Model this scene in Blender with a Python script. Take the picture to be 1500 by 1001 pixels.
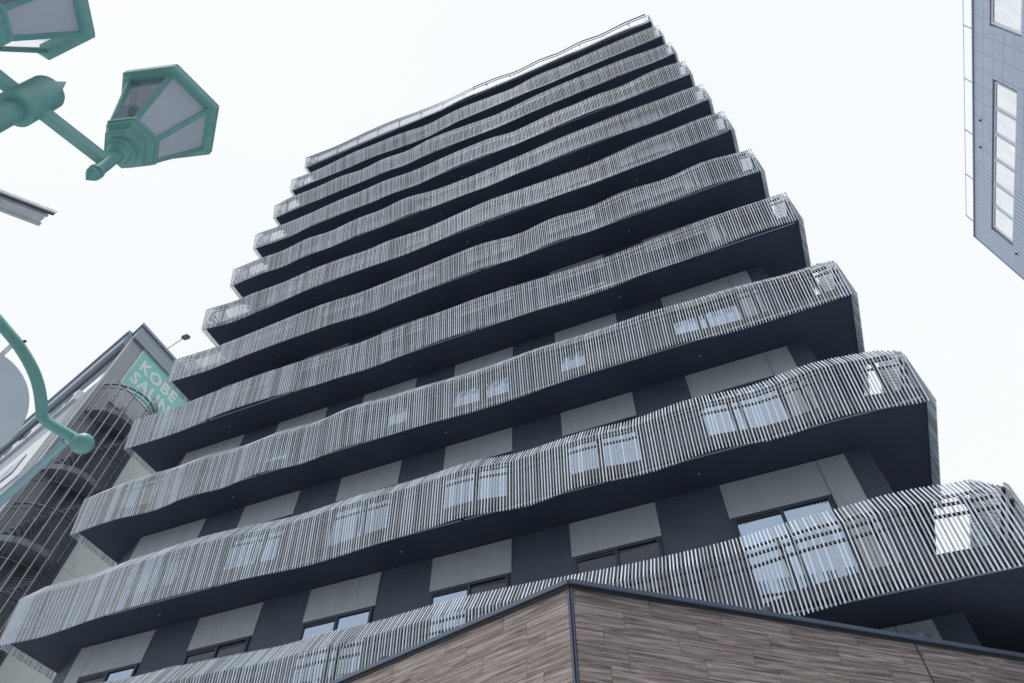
import bpy, math, random
from mathutils import Vector, Matrix
for o in list(bpy.data.objects): bpy.data.objects.remove(o)
C = bpy.context.scene
COL = C.collection
GZ = 2.7256            # height of the street in the survey grid; the street is z = 0 in the scene
random.seed(7)

# ------------------------------------------------------------------ camera
cam = bpy.data.cameras.new("camera"); cam.sensor_width = 36; cam.lens = 23.772; cam.clip_start = 0.05; cam.clip_end = 2000
co = bpy.data.objects.new("camera", cam); COL.objects.link(co)
R = Matrix(((0.92408187, 0.30382857, 0.23186396), (0.38216198, -0.74246704, -0.55017717), (0.0049918, 0.59701834, -0.80221206)))
co.matrix_world = Matrix.Translation((16.73625771, -9.31389727, 4.32555374 - GZ)) @ R.to_4x4()
C.camera = co

# ------------------------------------------------------------------ light
w = bpy.data.worlds.new("World"); C.world = w; w.use_nodes = True
nt = w.node_tree; nt.nodes.clear()
N = nt.nodes.new
out = N('ShaderNodeOutputWorld'); bg = N('ShaderNodeBackground'); sky = N('ShaderNodeTexSky')
sky.sky_type = 'NISHITA'; sky.sun_disc = False
SUN_EL, SUN_AZ = math.radians(68), math.radians(196)
sky.sun_elevation = SUN_EL; sky.sun_rotation = SUN_AZ
sky.air_density = 1.0; sky.dust_density = 4.0; sky.ozone_density = 1.0
sc = N('ShaderNodeVectorMath'); sc.operation = 'SCALE'; sc.inputs['Scale'].default_value = 0.06
nt.links.new(sky.outputs['Color'], sc.inputs[0])
tc = N('ShaderNodeTexCoord'); no = N('ShaderNodeTexNoise'); no.inputs['Scale'].default_value = 1.6; no.inputs['Detail'].default_value = 5
nt.links.new(tc.outputs['Generated'], no.inputs['Vector'])
cr = N('ShaderNodeValToRGB')
cr.color_ramp.elements[0].position = 0.25; cr.color_ramp.elements[0].color = (0.790, 0.824, 0.868, 1)
cr.color_ramp.elements[1].position = 0.75; cr.color_ramp.elements[1].color = (0.842, 0.858, 0.884, 1)
nt.links.new(no.outputs['Fac'], cr.inputs['Fac'])
cs = N('ShaderNodeVectorMath'); cs.operation = 'SCALE'; cs.inputs['Scale'].default_value = 1.0
nt.links.new(cr.outputs['Color'], cs.inputs[0])
mx = N('ShaderNodeMix'); mx.data_type = 'RGBA'; mx.inputs['Factor'].default_value = 0.93
nt.links.new(sc.outputs[0], mx.inputs['A']); nt.links.new(cs.outputs[0], mx.inputs['B'])
nt.links.new(mx.outputs['Result'], bg.inputs['Color']); bg.inputs['Strength'].default_value = 1.0
nt.links.new(bg.outputs[0], out.inputs[0])
sl = bpy.data.lights.new("sun", 'SUN'); sl.energy = 1.5; sl.angle = math.radians(15); sl.color = (0.96, 0.985, 1.0)
so = bpy.data.objects.new("sun", sl); COL.objects.link(so)
d = Vector((math.sin(SUN_AZ) * math.cos(SUN_EL), math.cos(SUN_AZ) * math.cos(SUN_EL), math.sin(SUN_EL)))
so.rotation_euler = d.to_track_quat('Z', 'Y').to_euler(); so.location = (10, -30, 60)
C.view_settings.view_transform = 'Standard'; C.view_settings.look = 'None'; C.view_settings.exposure = 0.31; C.view_settings.gamma = 1
C.cycles.max_bounces = 8; C.cycles.transparent_max_bounces = 8

# ------------------------------------------------------------------ materials
def mat(name, col, rough=0.6, metal=0.0, noise=0.0, nscale=6.0, bump=0.0, spec=0.5, stretch=(1, 1, 1)):
    m = bpy.data.materials.new(name); m.use_nodes = True; t = m.node_tree; b = t.nodes['Principled BSDF']
    b.inputs['Base Color'].default_value = (*col, 1); b.inputs['Roughness'].default_value = rough
    b.inputs['Metallic'].default_value = metal; b.inputs['Specular IOR Level'].default_value = spec
    if noise or bump:
        g = t.nodes.new('ShaderNodeTexCoord'); mp = t.nodes.new('ShaderNodeMapping'); mp.inputs['Scale'].default_value = stretch
        n = t.nodes.new('ShaderNodeTexNoise'); n.inputs['Scale'].default_value = nscale; n.inputs['Detail'].default_value = 6
        t.links.new(g.outputs['Object'], mp.inputs[0]); t.links.new(mp.outputs[0], n.inputs['Vector'])
        if noise:
            r = t.nodes.new('ShaderNodeValToRGB')
            r.color_ramp.elements[0].position = .3; r.color_ramp.elements[1].position = .7
            r.color_ramp.elements[0].color = (*[c * (1 - noise) for c in col], 1); r.color_ramp.elements[1].color = (*[min(1, c * (1 + noise)) for c in col], 1)
            t.links.new(n.outputs['Fac'], r.inputs['Fac']); t.links.new(r.outputs['Color'], b.inputs['Base Color'])
        if bump:
            bm = t.nodes.new('ShaderNodeBump'); bm.inputs['Strength'].default_value = bump; bm.inputs['Distance'].default_value = .01
            t.links.new(n.outputs['Fac'], bm.inputs['Height']); t.links.new(bm.outputs[0], b.inputs['Normal'])
    return m

def lines(m, specs, dark=0.55, light=None):
    """joint lines of a cladding: specs = [(axis, pitch, offset, width)] in object metres"""
    t = m.node_tree; b = t.nodes['Principled BSDF']
    g = t.nodes.new('ShaderNodeTexCoord'); sp = t.nodes.new('ShaderNodeSeparateXYZ'); t.links.new(g.outputs['Object'], sp.inputs[0])
    acc = None
    for ax, pitch, off, wd in specs:
        a = t.nodes.new('ShaderNodeMath'); a.operation = 'ADD'; a.inputs[1].default_value = off; t.links.new(sp.outputs[ax], a.inputs[0])
        dv = t.nodes.new('ShaderNodeMath'); dv.operation = 'DIVIDE'; dv.inputs[1].default_value = pitch; t.links.new(a.outputs[0], dv.inputs[0])
        fr = t.nodes.new('ShaderNodeMath'); fr.operation = 'FRACT'; t.links.new(dv.outputs[0], fr.inputs[0])
        ls = t.nodes.new('ShaderNodeMath'); ls.operation = 'LESS_THAN'; ls.inputs[1].default_value = wd / pitch; t.links.new(fr.outputs[0], ls.inputs[0])
        if acc is None: acc = ls
        else:
            mxn = t.nodes.new('ShaderNodeMath'); mxn.operation = 'MAXIMUM'; t.links.new(acc.outputs[0], mxn.inputs[0]); t.links.new(ls.outputs[0], mxn.inputs[1]); acc = mxn
    mixn = t.nodes.new('ShaderNodeMix'); mixn.data_type = 'RGBA'
    src = b.inputs['Base Color'].links[0].from_socket if b.inputs['Base Color'].links else None
    base = b.inputs['Base Color'].default_value
    if src: t.links.new(src, mixn.inputs['A'])
    else: mixn.inputs['A'].default_value = base
    mixn.inputs['B'].default_value = (*(light if light else [c * dark for c in base[:3]]), 1)
    t.links.new(acc.outputs[0], mixn.inputs['Factor']); t.links.new(mixn.outputs['Result'], b.inputs['Base Color'])
    return m

M = {}
M['soffit'] = mat('dark_soffit', (0.050, 0.066, 0.103), 0.75, noise=.08, nscale=1.3, bump=.05)
M['fascia'] = mat('dark_fascia', (0.035, 0.042, 0.058), 0.6)
M['slat_light'] = mat('pale_aluminium', (0.73, 0.81, 0.89), 0.6, 0.0, noise=.05, nscale=3)
M['slat_taupe'] = mat('taupe_aluminium', (0.47, 0.49, 0.50), 0.6, 0.0, noise=.08, nscale=3)
M['rail'] = mat('black_rail', (0.022, 0.027, 0.036), 0.45)
M['drip'] = mat('zinc_edge', (0.52, 0.56, 0.62), 0.45, 0.2)
M['midgrey'] = mat('grey_handrail', (0.26, 0.30, 0.35), 0.5, 0.2)
M['wall'] = lines(mat('slate_cladding', (0.095, 0.122, 0.160), 0.65, noise=.10, nscale=2.2), [('X', 1.44, -0.55, .012)], .7)
M['panel'] = lines(mat('grey_panel', (0.53, 0.565, 0.59), 0.6, noise=.05, nscale=3.5, stretch=(1, 1, .4)), [('X', 0.845, .14, .007)], .72)
M['frame'] = mat('dark_window_frame', (0.05, 0.065, 0.095), 0.4, 0.3)
M['glass'] = mat('sky_reflecting_glass', (0.35, 0.43, 0.55), 0.03, 0.85)
M['glass'].node_tree.nodes['Principled BSDF'].inputs['Specular Tint'].default_value = (.55, .63, .75, 1)
M['glass_dim'] = mat('dim_glass', (0.055, 0.065, 0.09), 0.04, 0.35)
M['coping'] = mat('navy_coping', (0.11, 0.135, 0.185), 0.4, 0.2)
M['roof'] = mat('roof_membrane', (0.18, 0.19, 0.2), 0.9, noise=.15)
M['lampgreen'] = mat('verdigris_paint', (0.205, 0.48, 0.435), 0.42, noise=.10, nscale=9, bump=.08)
M['palegreen'] = mat('pale_verdigris_paint', (0.34, 0.56, 0.60), 0.45, noise=.08, nscale=9)
M['zinc'] = mat('galvanised_steel', (0.78, 0.81, 0.86), 0.5, 0.1, noise=.15, nscale=14)
M['steel'] = mat('dark_grey_steel', (0.085, 0.095, 0.12), 0.5, 0.3)
M['tan'] = mat('tan_tube', (0.38, 0.36, 0.35), 0.5, 0.2)
M['beige'] = lines(mat('beige_cladding', (0.66, 0.70, 0.68), 0.7, noise=.05, nscale=1.5), [('Z', 4.25, .19, .04), ('Y', 2.2, 0, .02)], .72)
M['stucco'] = mat('grey_stucco', (0.42, 0.45, 0.48), 0.9, noise=.22, nscale=60, bump=.3)
M['rib'] = lines(mat('ribbed_siding', (0.34, 0.36, 0.39), 0.6), [('X', .14, 0, .05)], .45)
M['palewall'] = mat('white_render', (0.78, 0.80, 0.82), 0.7, noise=.04)
M['eave'] = lines(mat('blue_grey_sheet', (0.34, 0.40, 0.46), 0.5, noise=.08, nscale=3, stretch=(1, 1, 6)), [('Z', .45, .2, .02)], .5)
M['teal'] = mat('teal_sign_face', (0.27, 0.70, 0.62), 0.5, noise=.04, nscale=4)
M['white'] = mat('white_letters', (0.85, 0.87, 0.88), 0.5)
M['black'] = mat('dark_recess', (0.018, 0.02, 0.026), 0.8)
M['concrete'] = mat('landing_concrete', (0.21, 0.235, 0.27), 0.8, noise=.12)
M['tile'] = lines(lines(mat('blue_grey_tile', (0.50, 0.58, 0.72), 0.5, noise=.07, nscale=2), [('Y', 0.8748, 0.22060000000000013, .045), ('Z', 0.8586, 0.081, .05)], .6), [('Z', .075, 0, .018)], .88)
M['ribtile'] = lines(mat('blue_grey_ribs', (0.50, 0.58, 0.72), 0.5, noise=.05, nscale=2), [('Y', .235, 0, .07)], .62)
M['bright_glass'] = mat('bright_sky_glass', (0.93, 0.96, 0.97), 0.08, 0.75, noise=.10, nscale=2.5, stretch=(1, 1, .3))  # window glass; the bright sky reflection is put into its near-white colour
M['asphalt'] = mat('asphalt', (0.15, 0.155, 0.165), 0.9, noise=.25, nscale=8, bump=.3)
M['paving'] = lines(mat('pavement_slabs', (0.52, 0.53, 0.54), 0.85, noise=.12, nscale=4), [('X', .6, 0, .012), ('Y', .6, 0, .012)], .6)
m = mat('frosted_pane', (0.90, 0.94, 1.0), 0.35); t = m.node_tree; b = t.nodes['Principled BSDF']
tl = t.nodes.new('ShaderNodeBsdfTranslucent'); tl.inputs['Color'].default_value = (.85, .9, .97, 1); ms = t.nodes.new('ShaderNodeMixShader'); ms.inputs[0].default_value = .32
t.links.new(b.outputs[0], ms.inputs[1]); t.links.new(tl.outputs[0], ms.inputs[2]); tp = t.nodes.new('ShaderNodeBsdfTransparent'); m2 = t.nodes.new('ShaderNodeMixShader'); m2.inputs[0].default_value = .14
t.links.new(ms.outputs[0], m2.inputs[1]); t.links.new(tp.outputs[0], m2.inputs[2]); t.links.new(m2.outputs[0], t.nodes['Material Output'].inputs[0]); M['frost'] = m
m = mat('clear_pane', (0.75, 0.80, 0.86), 0.05); b = m.node_tree.nodes['Principled BSDF']
b.inputs['Transmission Weight'].default_value = .85; b.inputs['IOR'].default_value = 1.05; M['clear'] = m
M['disc'] = mat('sign_back', (0.78, 0.83, 0.90), 0.5, 0.0, noise=.04)

def wood():
    """wood-look cladding planks laid in staggered courses; UV in metres"""
    m = bpy.data.materials.new('wood_grain_plank'); m.use_nodes = True; t = m.node_tree; b = t.nodes['Principled BSDF']; L = t.links.new
    uv = t.nodes.new('ShaderNodeTexCoord')
    def math_(op, a, bb=None):
        n = t.nodes.new('ShaderNodeMath'); n.operation = op
        for i, v in enumerate((a, bb)):
            if v is None: continue
            if isinstance(v, (int, float)): n.inputs[i].default_value = v
            else: L(v, n.inputs[i])
        return n.outputs[0]
    sp = t.nodes.new('ShaderNodeSeparateXYZ'); L(uv.outputs['UV'], sp.inputs[0])
    H_, L_ = 0.205, 0.86
    row = math_('FLOOR', math_('DIVIDE', sp.outputs['Y'], H_))
    wn = t.nodes.new('ShaderNodeTexWhiteNoise'); wn.noise_dimensions = '1D'; L(row, wn.inputs['W'])
    xs = math_('ADD', math_('DIVIDE', sp.outputs['X'], L_), math_('MULTIPLY', wn.outputs['Value'], 7.3))
    colm = math_('FLOOR', xs)
    cb = t.nodes.new('ShaderNodeCombineXYZ'); L(row, cb.inputs[0]); L(colm, cb.inputs[1])
    pn = t.nodes.new('ShaderNodeTexWhiteNoise'); pn.noise_dimensions = '3D'; L(cb.outputs[0], pn.inputs['Vector'])
    # grain
    gx = math_('ADD', math_('MULTIPLY', sp.outputs['X'], 1.25), math_('MULTIPLY', pn.outputs['Value'], 37.0))
    gy = math_('ADD', math_('MULTIPLY', sp.outputs['Y'], 25.0), math_('MULTIPLY', row, 3.7))
    gc = t.nodes.new('ShaderNodeCombineXYZ'); L(gx, gc.inputs[0]); L(gy, gc.inputs[1])
    n1 = t.nodes.new('ShaderNodeTexNoise'); n1.inputs['Scale'].default_value = 1.25; n1.inputs['Detail'].default_value = 7; n1.inputs['Roughness'].default_value = .62; n1.inputs['Distortion'].default_value = .6
    L(gc.outputs[0], n1.inputs['Vector'])
    r = t.nodes.new('ShaderNodeValToRGB'); e = r.color_ramp.elements
    e[0].position = .28; e[0].color = (0.058, 0.047, 0.052, 1); e[1].position = .74; e[1].color = (0.62, 0.55, 0.50, 1)
    x = r.color_ramp.elements.new(.43); x.color = (0.185, 0.140, 0.125, 1)
    x = r.color_ramp.elements.new(.55); x.color = (0.345, 0.28, 0.25, 1)
    x = r.color_ramp.elements.new(.64); x.color = (0.43, 0.375, 0.36, 1)
    L(n1.outputs['Fac'], r.inputs['Fac'])
    hv = t.nodes.new('ShaderNodeHueSaturation'); L(r.outputs['Color'], hv.inputs['Color'])
    L(math_('ADD', math_('MULTIPLY', pn.outputs['Value'], .32), .84), hv.inputs['Value'])
    # joints
    fy = math_('FRACT', math_('DIVIDE', sp.outputs['Y'], H_)); fx = math_('FRACT', xs)
    j = math_('MAXIMUM', math_('LESS_THAN', fy, .024), math_('LESS_THAN', fx, .006))
    mixn = t.nodes.new('ShaderNodeMix'); mixn.data_type = 'RGBA'; L(j, mixn.inputs['Factor']); L(hv.outputs['Color'], mixn.inputs['A']); mixn.inputs['B'].default_value = (.045, .040, .046, 1)
    L(mixn.outputs['Result'], b.inputs['Base Color']); b.inputs['Roughness'].default_value = .55
    bp = t.nodes.new('ShaderNodeBump'); bp.inputs['Strength'].default_value = .25; bp.inputs['Distance'].default_value = .004; L(n1.outputs['Fac'], bp.inputs['Height']); L(bp.outputs[0], b.inputs['Normal'])
    return m
M['wood'] = wood()

# ------------------------------------------------------------------ builders
def V3(x, y, z): return Vector((x, y, z - GZ))          # survey grid -> scene
class MB:
    def __init__(s): s.v = []; s.f = []; s.m = []; s.uv = {}
    def add(s, verts, faces, mi=0):
        o = len(s.v); s.v += [Vector(p) for p in verts]
        for f in faces: s.f.append([o + i for i in f]); s.m.append(mi)
    def hexa(s, p, mi=0):   # 8 points: bottom 4 ccw, top 4 ccw
        s.add(p, [(3, 2, 1, 0), (4, 5, 6, 7), (0, 1, 5, 4), (1, 2, 6, 5), (2, 3, 7, 6), (3, 0, 4, 7)], mi)
    def box(s, x0, x1, y0, y1, z0, z1, mi=0):
        s.hexa([(x0, y0, z0), (x1, y0, z0), (x1, y1, z0), (x0, y1, z0), (x0, y0, z1), (x1, y0, z1), (x1, y1, z1), (x0, y1, z1)], mi)
    def obox(s, o, a, b, c, mi=0):   # origin corner + three edge vectors
        o, a, b, c = map(Vector, (o, a, b, c)); s.hexa([o, o + a, o + a + b, o + b, o + c, o + a + c, o + a + b + c, o + b + c], mi)
    def prism(s, poly, z0, z1, mi=0):
        n = len(poly); s.add([(x, y, z0) for x, y in poly] + [(x, y, z1) for x, y in poly],
              [tuple(range(n - 1, -1, -1)), tuple(range(n, 2 * n))] + [(i, (i + 1) % n, n + (i + 1) % n, n + i) for i in range(n)], mi)
    def tube(s, pts, r, seg=10, mi=0, cap=True):
        pts = [Vector(p) for p in pts]; rs = r if isinstance(r, (list, tuple)) else [r] * len(pts); o = len(s.v)
        up = Vector((0, 0, 1)); prev = None
        for i, p in enumerate(pts):
            t = (pts[min(i + 1, len(pts) - 1)] - pts[max(i - 1, 0)]).normalized()
            if prev is None: a = t.cross(up if abs(t.z) < .9 else Vector((1, 0, 0))).normalized()
            else: a = (prev - t * prev.dot(t)).normalized()
            prev = a; b_ = t.cross(a)
            for k in range(seg):
                th = 2 * math.pi * k / seg; s.v.append(p + (a * math.cos(th) + b_ * math.sin(th)) * rs[i])
        for i in range(len(pts) - 1):
            for k in range(seg):
                s.f.append([o + i * seg + k, o + i * seg + (k + 1) % seg, o + (i + 1) * seg + (k + 1) % seg, o + (i + 1) * seg + k]); s.m.append(mi)
        if cap:
            s.f.append([o + k for k in range(seg - 1, -1, -1)]); s.m.append(mi)
            s.f.append([o + (len(pts) - 1) * seg + k for k in range(seg)]); s.m.append(mi)
    def lathe(s, c, prof, seg=20, mi=0, ph=0):     # vertical axis profile [(r, z)]
        s.tube([(c[0], c[1], z) for r, z in prof], [max(r, .0004) for r, z in prof], seg, mi)
    def sphere(s, c, r, mi=0, seg=20, rings=12):
        c = Vector(c); o = len(s.v)
        for i in range(rings + 1):
            a = math.pi * i / rings
            for k in range(seg):
                th = 2 * math.pi * k / seg; s.v.append(c + Vector((math.sin(a) * math.cos(th), math.sin(a) * math.sin(th), math.cos(a))) * r)
        for i in range(rings):
            for k in range(seg):
                s.f.append([o + i * seg + k, o + (i + 1) * seg + k, o + (i + 1) * seg + (k + 1) % seg, o + i * seg + (k + 1) % seg]); s.m.append(mi)
    def build(s, name, mats, parent=None, smooth=False, uv=None, bevel=0):
        me = bpy.data.meshes.new(name)
        off = Vector(parent.get('_o', (0, 0, 0))) if parent is not None else Vector((0, 0, 0))
        me.from_pydata([tuple(p - off) for p in s.v], [], s.f)
        for m_ in (mats if isinstance(mats, (list, tuple)) else [mats]): me.materials.append(M[m_])
        for p, mi in zip(me.polygons, s.m): p.material_index = mi; p.use_smooth = smooth
        if uv:
            ul = me.uv_layers.new(name='UVMap')
            for lp in me.loops: ul.data[lp.index].uv = uv(s.v[lp.vertex_index])
        me.validate(); me.update()
        o = bpy.data.objects.new(name, me); COL.objects.link(o)
        if parent is not None:
            o.parent = parent
            o['_o'] = tuple(off)
        if smooth:
            es = o.modifiers.new('split', 'EDGE_SPLIT'); es.split_angle = math.radians(38)
        if bevel:
            bv = o.modifiers.new('bevel', 'BEVEL'); bv.width = bevel; bv.segments = 2; bv.limit_method = 'ANGLE'
        return o
def thing(name, loc, label, cat, group=None):
    o = bpy.data.objects.new(name, None); o.empty_display_size = .3; COL.objects.link(o); o.location = loc
    o['_o'] = tuple(loc); tag(o, label, cat, group); return o
def tag(o, label, cat, group=None):
    o['label'] = label; o['category'] = cat
    if group: o['group'] = group
def copy_part(o, parent, shift):
    c = o.copy(); COL.objects.link(c); c.parent = parent; c.location = o.location + Vector(shift) if parent is o.parent else o.location
    for ch in list(o.children): copy_part(ch, c, (0, 0, 0))
    return c

# measured plan of the waves, millimetres, every 0.4 m
WAVE_FOOT = {
 3: [-100,-64,-42,-43,-67,-103,-138,-158,-155,-129,-93,-58,-40,-46,-73,-20,-12,11,33,63,86,67,25,7,19,31,10,-33,-61,-79,-88,-72,-48,-22,9,41,72,97,109,116,116,100,67,-92,-147,-193,-208,-219,-204,-175,-161,-159],
 4: [-40,-14,23,42,24,-9,-47,-85,-113,-129,-138,-141,-141,-140,-135,-122,-107,-92,-62,-25,6,19,10,-14,-42,-68,-88,-102,-120,-157,-166,-109,-33,-4,-56,-130,-140,-88,-35,-31,-74,-140,-159,-99,-33,-40,-111,-156,-129,-57,15,50],
 5: [12,-13,-42,-63,-57,-11,36,42,7,-48,-76,-36,6,-19,-75,-108,-91,-35,3,-16,-59,-92,-89,-64,-49,-46,-42,-25,0,19,28,30,22,3,-24,-49,-61,-66,-67,-58,-63,-93,-82,-37,11,34,35,29,20,8,-5,-12],
 6: [-24,-14,-1,9,11,9,-12,-53,-97,-132,-144,-140,-134,-119,-93,-64,-36,-12,-8,-6,15,31,24,2,-22,-47,-73,-90,-88,-75,-58,-37,-25,-30,-19,16,43,54,60,50,12,-24,-27,-20,-27,-48,-82,-114,-128,-116,-87,-71],
 7: [-19,-1,25,48,58,49,33,18,7,-3,-12,-21,-22,-16,-11,-14,-11,12,43,70,72,48,25,8,-7,-22,-36,-50,-61,-68,-55,-15,16,8,-32,-69,-70,-31,5,0,-31,-59,-60,-42,-36,-49,-70,-78,-50,-9,20,32],
 8: [17,58,109,146,148,131,112,96,79,58,30,0,-25,-35,-33,-25,-17,-6,8,21,33,49,49,36,20,-3,-32,-54,-63,-67,-68,-64,-58,-47,-29,-11,0,13,31,40,35,25,18,20,23,17,-3,-18,-22,-27,-37,-42],
 9: [45,24,3,-11,0,35,62,48,11,-22,-23,10,30,12,-21,-44,-37,-15,-3,-22,-52,-61,-38,-5,18,23,21,24,35,46,46,26,0,-19,-26,-31,-38,-46,-49,-49,-46,-39,-17,14,46,67,64,51,36,22,10,4],
 10: [2,20,43,66,86,84,51,12,-13,-19,-19,-18,-14,-3,14,30,32,4,3,28,52,60,40,8,-23,-49,-57,-53,-48,-40,-23,6,29,24,3,-20,-38,-50,-61,-71,-76,-69,-45,-17,-10,-19,-29,-35,-26,-7,10,17],
 11: [38,24,6,-10,-15,-4,10,12,1,-10,-10,-1,4,-6,-22,-32,-14,29,58,45,9,-22,-33,-28,-19,-1,20,34,47,58,63,55,42,29,17,8,-1,-9,-16,-18,-17,-17,-21,-29,-35,-26,-4,20,37,31,11,0],
 12: [1,5,9,14,18,23,27,32,36,34,24,10,3,14,40,68,95,116,131,144,147,125,90,53,20,-7,-17,-13,-7,-1,-2,-13,-24,-22,-3,19,35,35,26,15,6,1,0,-1,-2,-4,-7,-9,-8,-5,-3,-2],
 13: [-10,-13,-16,-19,-23,-25,-27,-28,-28,-29,-30,-31,-31,-29,-27,-23,-17,-9,-4,-3,-4,-8,-24,-49,-74,-90,-89,-81,-73,-64,-59,-57,-56,-57,-60,-65,-70,-78,-84,-84,-71,-57,-55,-64,-74,-78,-77,-71,-52,-28,-6,3],
}
WAVE_BEND = {
 3: [-160,-124,-102,-103,-127,-163,-198,-218,-215,-189,-153,-118,-100,-106,-133,-80,-72,-49,-27,3,26,7,-35,-53,-41,-29,-50,-93,-121,-139,-148,-132,-108,-82,-51,-19,12,37,49,56,56,40,7,-48,-98,-111,-135,-175,-163,-113,-72,-53],
 4: [-103,-102,-99,-94,-89,-102,-142,-181,-196,-202,-222,-245,-256,-252,-232,-202,-167,-123,-90,-77,-91,-116,-140,-150,-141,-132,-131,-139,-164,-188,-174,-109,-49,-50,-79,-105,-120,-95,-59,-74,-130,-166,-150,-101,-65,-87,-153,-193,-165,-110,-50,-5],
 5: [-103,-127,-150,-169,-173,-153,-133,-131,-154,-184,-173,-133,-112,-129,-162,-193,-181,-146,-128,-159,-219,-244,-229,-194,-180,-180,-171,-152,-135,-129,-131,-138,-158,-186,-192,-179,-166,-159,-162,-174,-190,-192,-167,-143,-138,-134,-114,-75,-39,-25,-37,-52],
 6: [-166,-147,-130,-129,-139,-153,-170,-187,-203,-214,-223,-229,-227,-221,-213,-203,-194,-185,-167,-141,-134,-152,-175,-195,-211,-219,-221,-223,-231,-244,-250,-241,-225,-207,-188,-168,-151,-139,-131,-133,-149,-169,-186,-198,-210,-221,-231,-235,-225,-211,-204,-203],
 7: [-143,-122,-99,-79,-71,-77,-86,-96,-109,-122,-136,-151,-167,-178,-183,-184,-170,-142,-120,-118,-126,-138,-153,-170,-184,-198,-213,-229,-246,-255,-235,-188,-142,-132,-179,-228,-232,-194,-153,-161,-210,-246,-241,-199,-162,-176,-221,-253,-235,-183,-135,-111],
 8: [-179,-146,-115,-108,-117,-125,-121,-111,-105,-114,-137,-161,-174,-175,-170,-158,-137,-115,-111,-140,-150,-131,-108,-89,-88,-111,-138,-164,-187,-209,-220,-211,-193,-176,-163,-152,-144,-134,-119,-113,-129,-153,-182,-216,-235,-231,-224,-230,-240,-233,-216,-206],
 9: [-163,-172,-180,-176,-156,-135,-136,-168,-207,-226,-199,-159,-153,-179,-210,-229,-222,-206,-209,-242,-279,-277,-230,-174,-136,-124,-121,-119,-121,-124,-129,-139,-153,-168,-184,-202,-219,-233,-238,-240,-241,-242,-243,-243,-239,-224,-206,-197,-199,-190,-169,-155],
 10: [-193,-177,-160,-147,-145,-146,-148,-153,-167,-185,-202,-212,-213,-211,-214,-227,-243,-241,-220,-195,-175,-174,-187,-202,-217,-230,-236,-237,-237,-234,-208,-150,-115,-125,-149,-174,-199,-218,-213,-202,-217,-234,-221,-190,-172,-193,-233,-260,-265,-243,-191,-158],
 11: [-188,-238,-259,-252,-239,-230,-230,-240,-258,-266,-241,-201,-174,-188,-222,-245,-232,-196,-168,-179,-223,-263,-276,-270,-259,-239,-215,-192,-169,-148,-137,-152,-178,-206,-231,-248,-260,-271,-279,-280,-275,-269,-263,-258,-252,-245,-231,-205,-174,-153,-152,-154],
 12: [-196,-185,-172,-160,-158,-174,-197,-219,-242,-258,-258,-249,-240,-232,-226,-220,-211,-187,-152,-117,-98,-114,-147,-179,-201,-211,-205,-189,-170,-151,-132,-114,-111,-140,-184,-223,-234,-220,-203,-196,-201,-210,-219,-226,-231,-234,-234,-230,-224,-217,-211,-209],
 13: [-205,-192,-178,-164,-152,-152,-163,-177,-191,-204,-214,-218,-219,-220,-214,-196,-174,-152,-132,-119,-112,-107,-104,-112,-135,-160,-182,-193,-189,-178,-156,-115,-76,-72,-104,-139,-145,-118,-90,-97,-132,-163,-157,-121,-93,-103,-135,-162,-167,-158,-150,-146],
}
# ------------------------------------------------------------------ ground
g = MB(); g.add([(-900, -900, 0), (900, -900, 0), (900, 900, 0), (-900, 900, 0)], [(0, 1, 2, 3)])
o = g.build('ground', 'asphalt'); o['kind'] = 'structure'
g = MB(); g.prism([(-30, -2.2), (9.8, -11.0), (19.5, -11.4), (34, -1.0), (34, 22), (-30, 22)], 0.004, 0.13)
o = g.build('pavement', 'paving'); o['kind'] = 'structure'

# ------------------------------------------------------------------ the balcony tower
FH = 3.15
def lerp(a, b, t): return a + (b - a) * t
def table(T, k, x):
    L = T[k]; u = min(max(x / 0.4, 0), len(L) - 1.001); i = int(u); f = u - i
    f2 = f
    return lerp(L[i], L[i + 1], f2) / 1000.0
def foot(k, x): return table(WAVE_FOOT, k, x)
def bend(k, x): return table(WAVE_BEND, k, x)
XR = 20.18
def slat(mb, F, B, T, n, t, wd, dp, mi):
    """one bent flat bar: foot, bend and tip on its outer edge; n = inward, t = across"""
    F, B, T, n, t = map(Vector, (F, B, T, n, t)); up = Vector((0, 0, 1))
    td = (T - B).normalized(); tn = (n * td.dot(up) - up * td.dot(n)).normalized()
    mn = (n + tn).normalized() * (dp / math.cos(n.angle(tn) / 2))
    side = [F, F + n * dp, B + mn, T + tn * dp, T, B]
    vs = [p - t * wd / 2 for p in side] + [p + t * wd / 2 for p in side]
    mb.add(vs, [(0, 1, 2, 5), (5, 2, 3, 4), (11, 8, 7, 6), (10, 9, 8, 11)] + [(6 + i, 6 + (i + 1) % 6, (i + 1) % 6, i) for i in range(6)], mi)
def sweep(mb, pts, n, hh, dd, mi=0):
    """flat rail along pts; nudged inward by n(i)"""
    for i in range(len(pts) - 1):
        a, b = Vector(pts[i]), Vector(pts[i + 1]); nn = Vector(n)
        mb.hexa([a, b, b + nn * dd, a + nn * dd, a + Vector((0, 0, hh)), b + Vector((0, 0, hh)), b + nn * dd + Vector((0, 0, hh)), a + nn * dd + Vector((0, 0, hh))], mi)

tower = thing('apartment_tower', (10, 7, 0), 'tall dark tower ringed by wavy balconies of pale vertical slats', 'tower')
w_ = MB(); z13 = 13 * FH - GZ
w_.prism([(0.02, 1.64), (1.45, 0.96), (19.18, 0.96), (19.18, 14), (0.02, 14)], 0, z13 + .3)
w_.build('wall', 'wall', tower)

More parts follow.
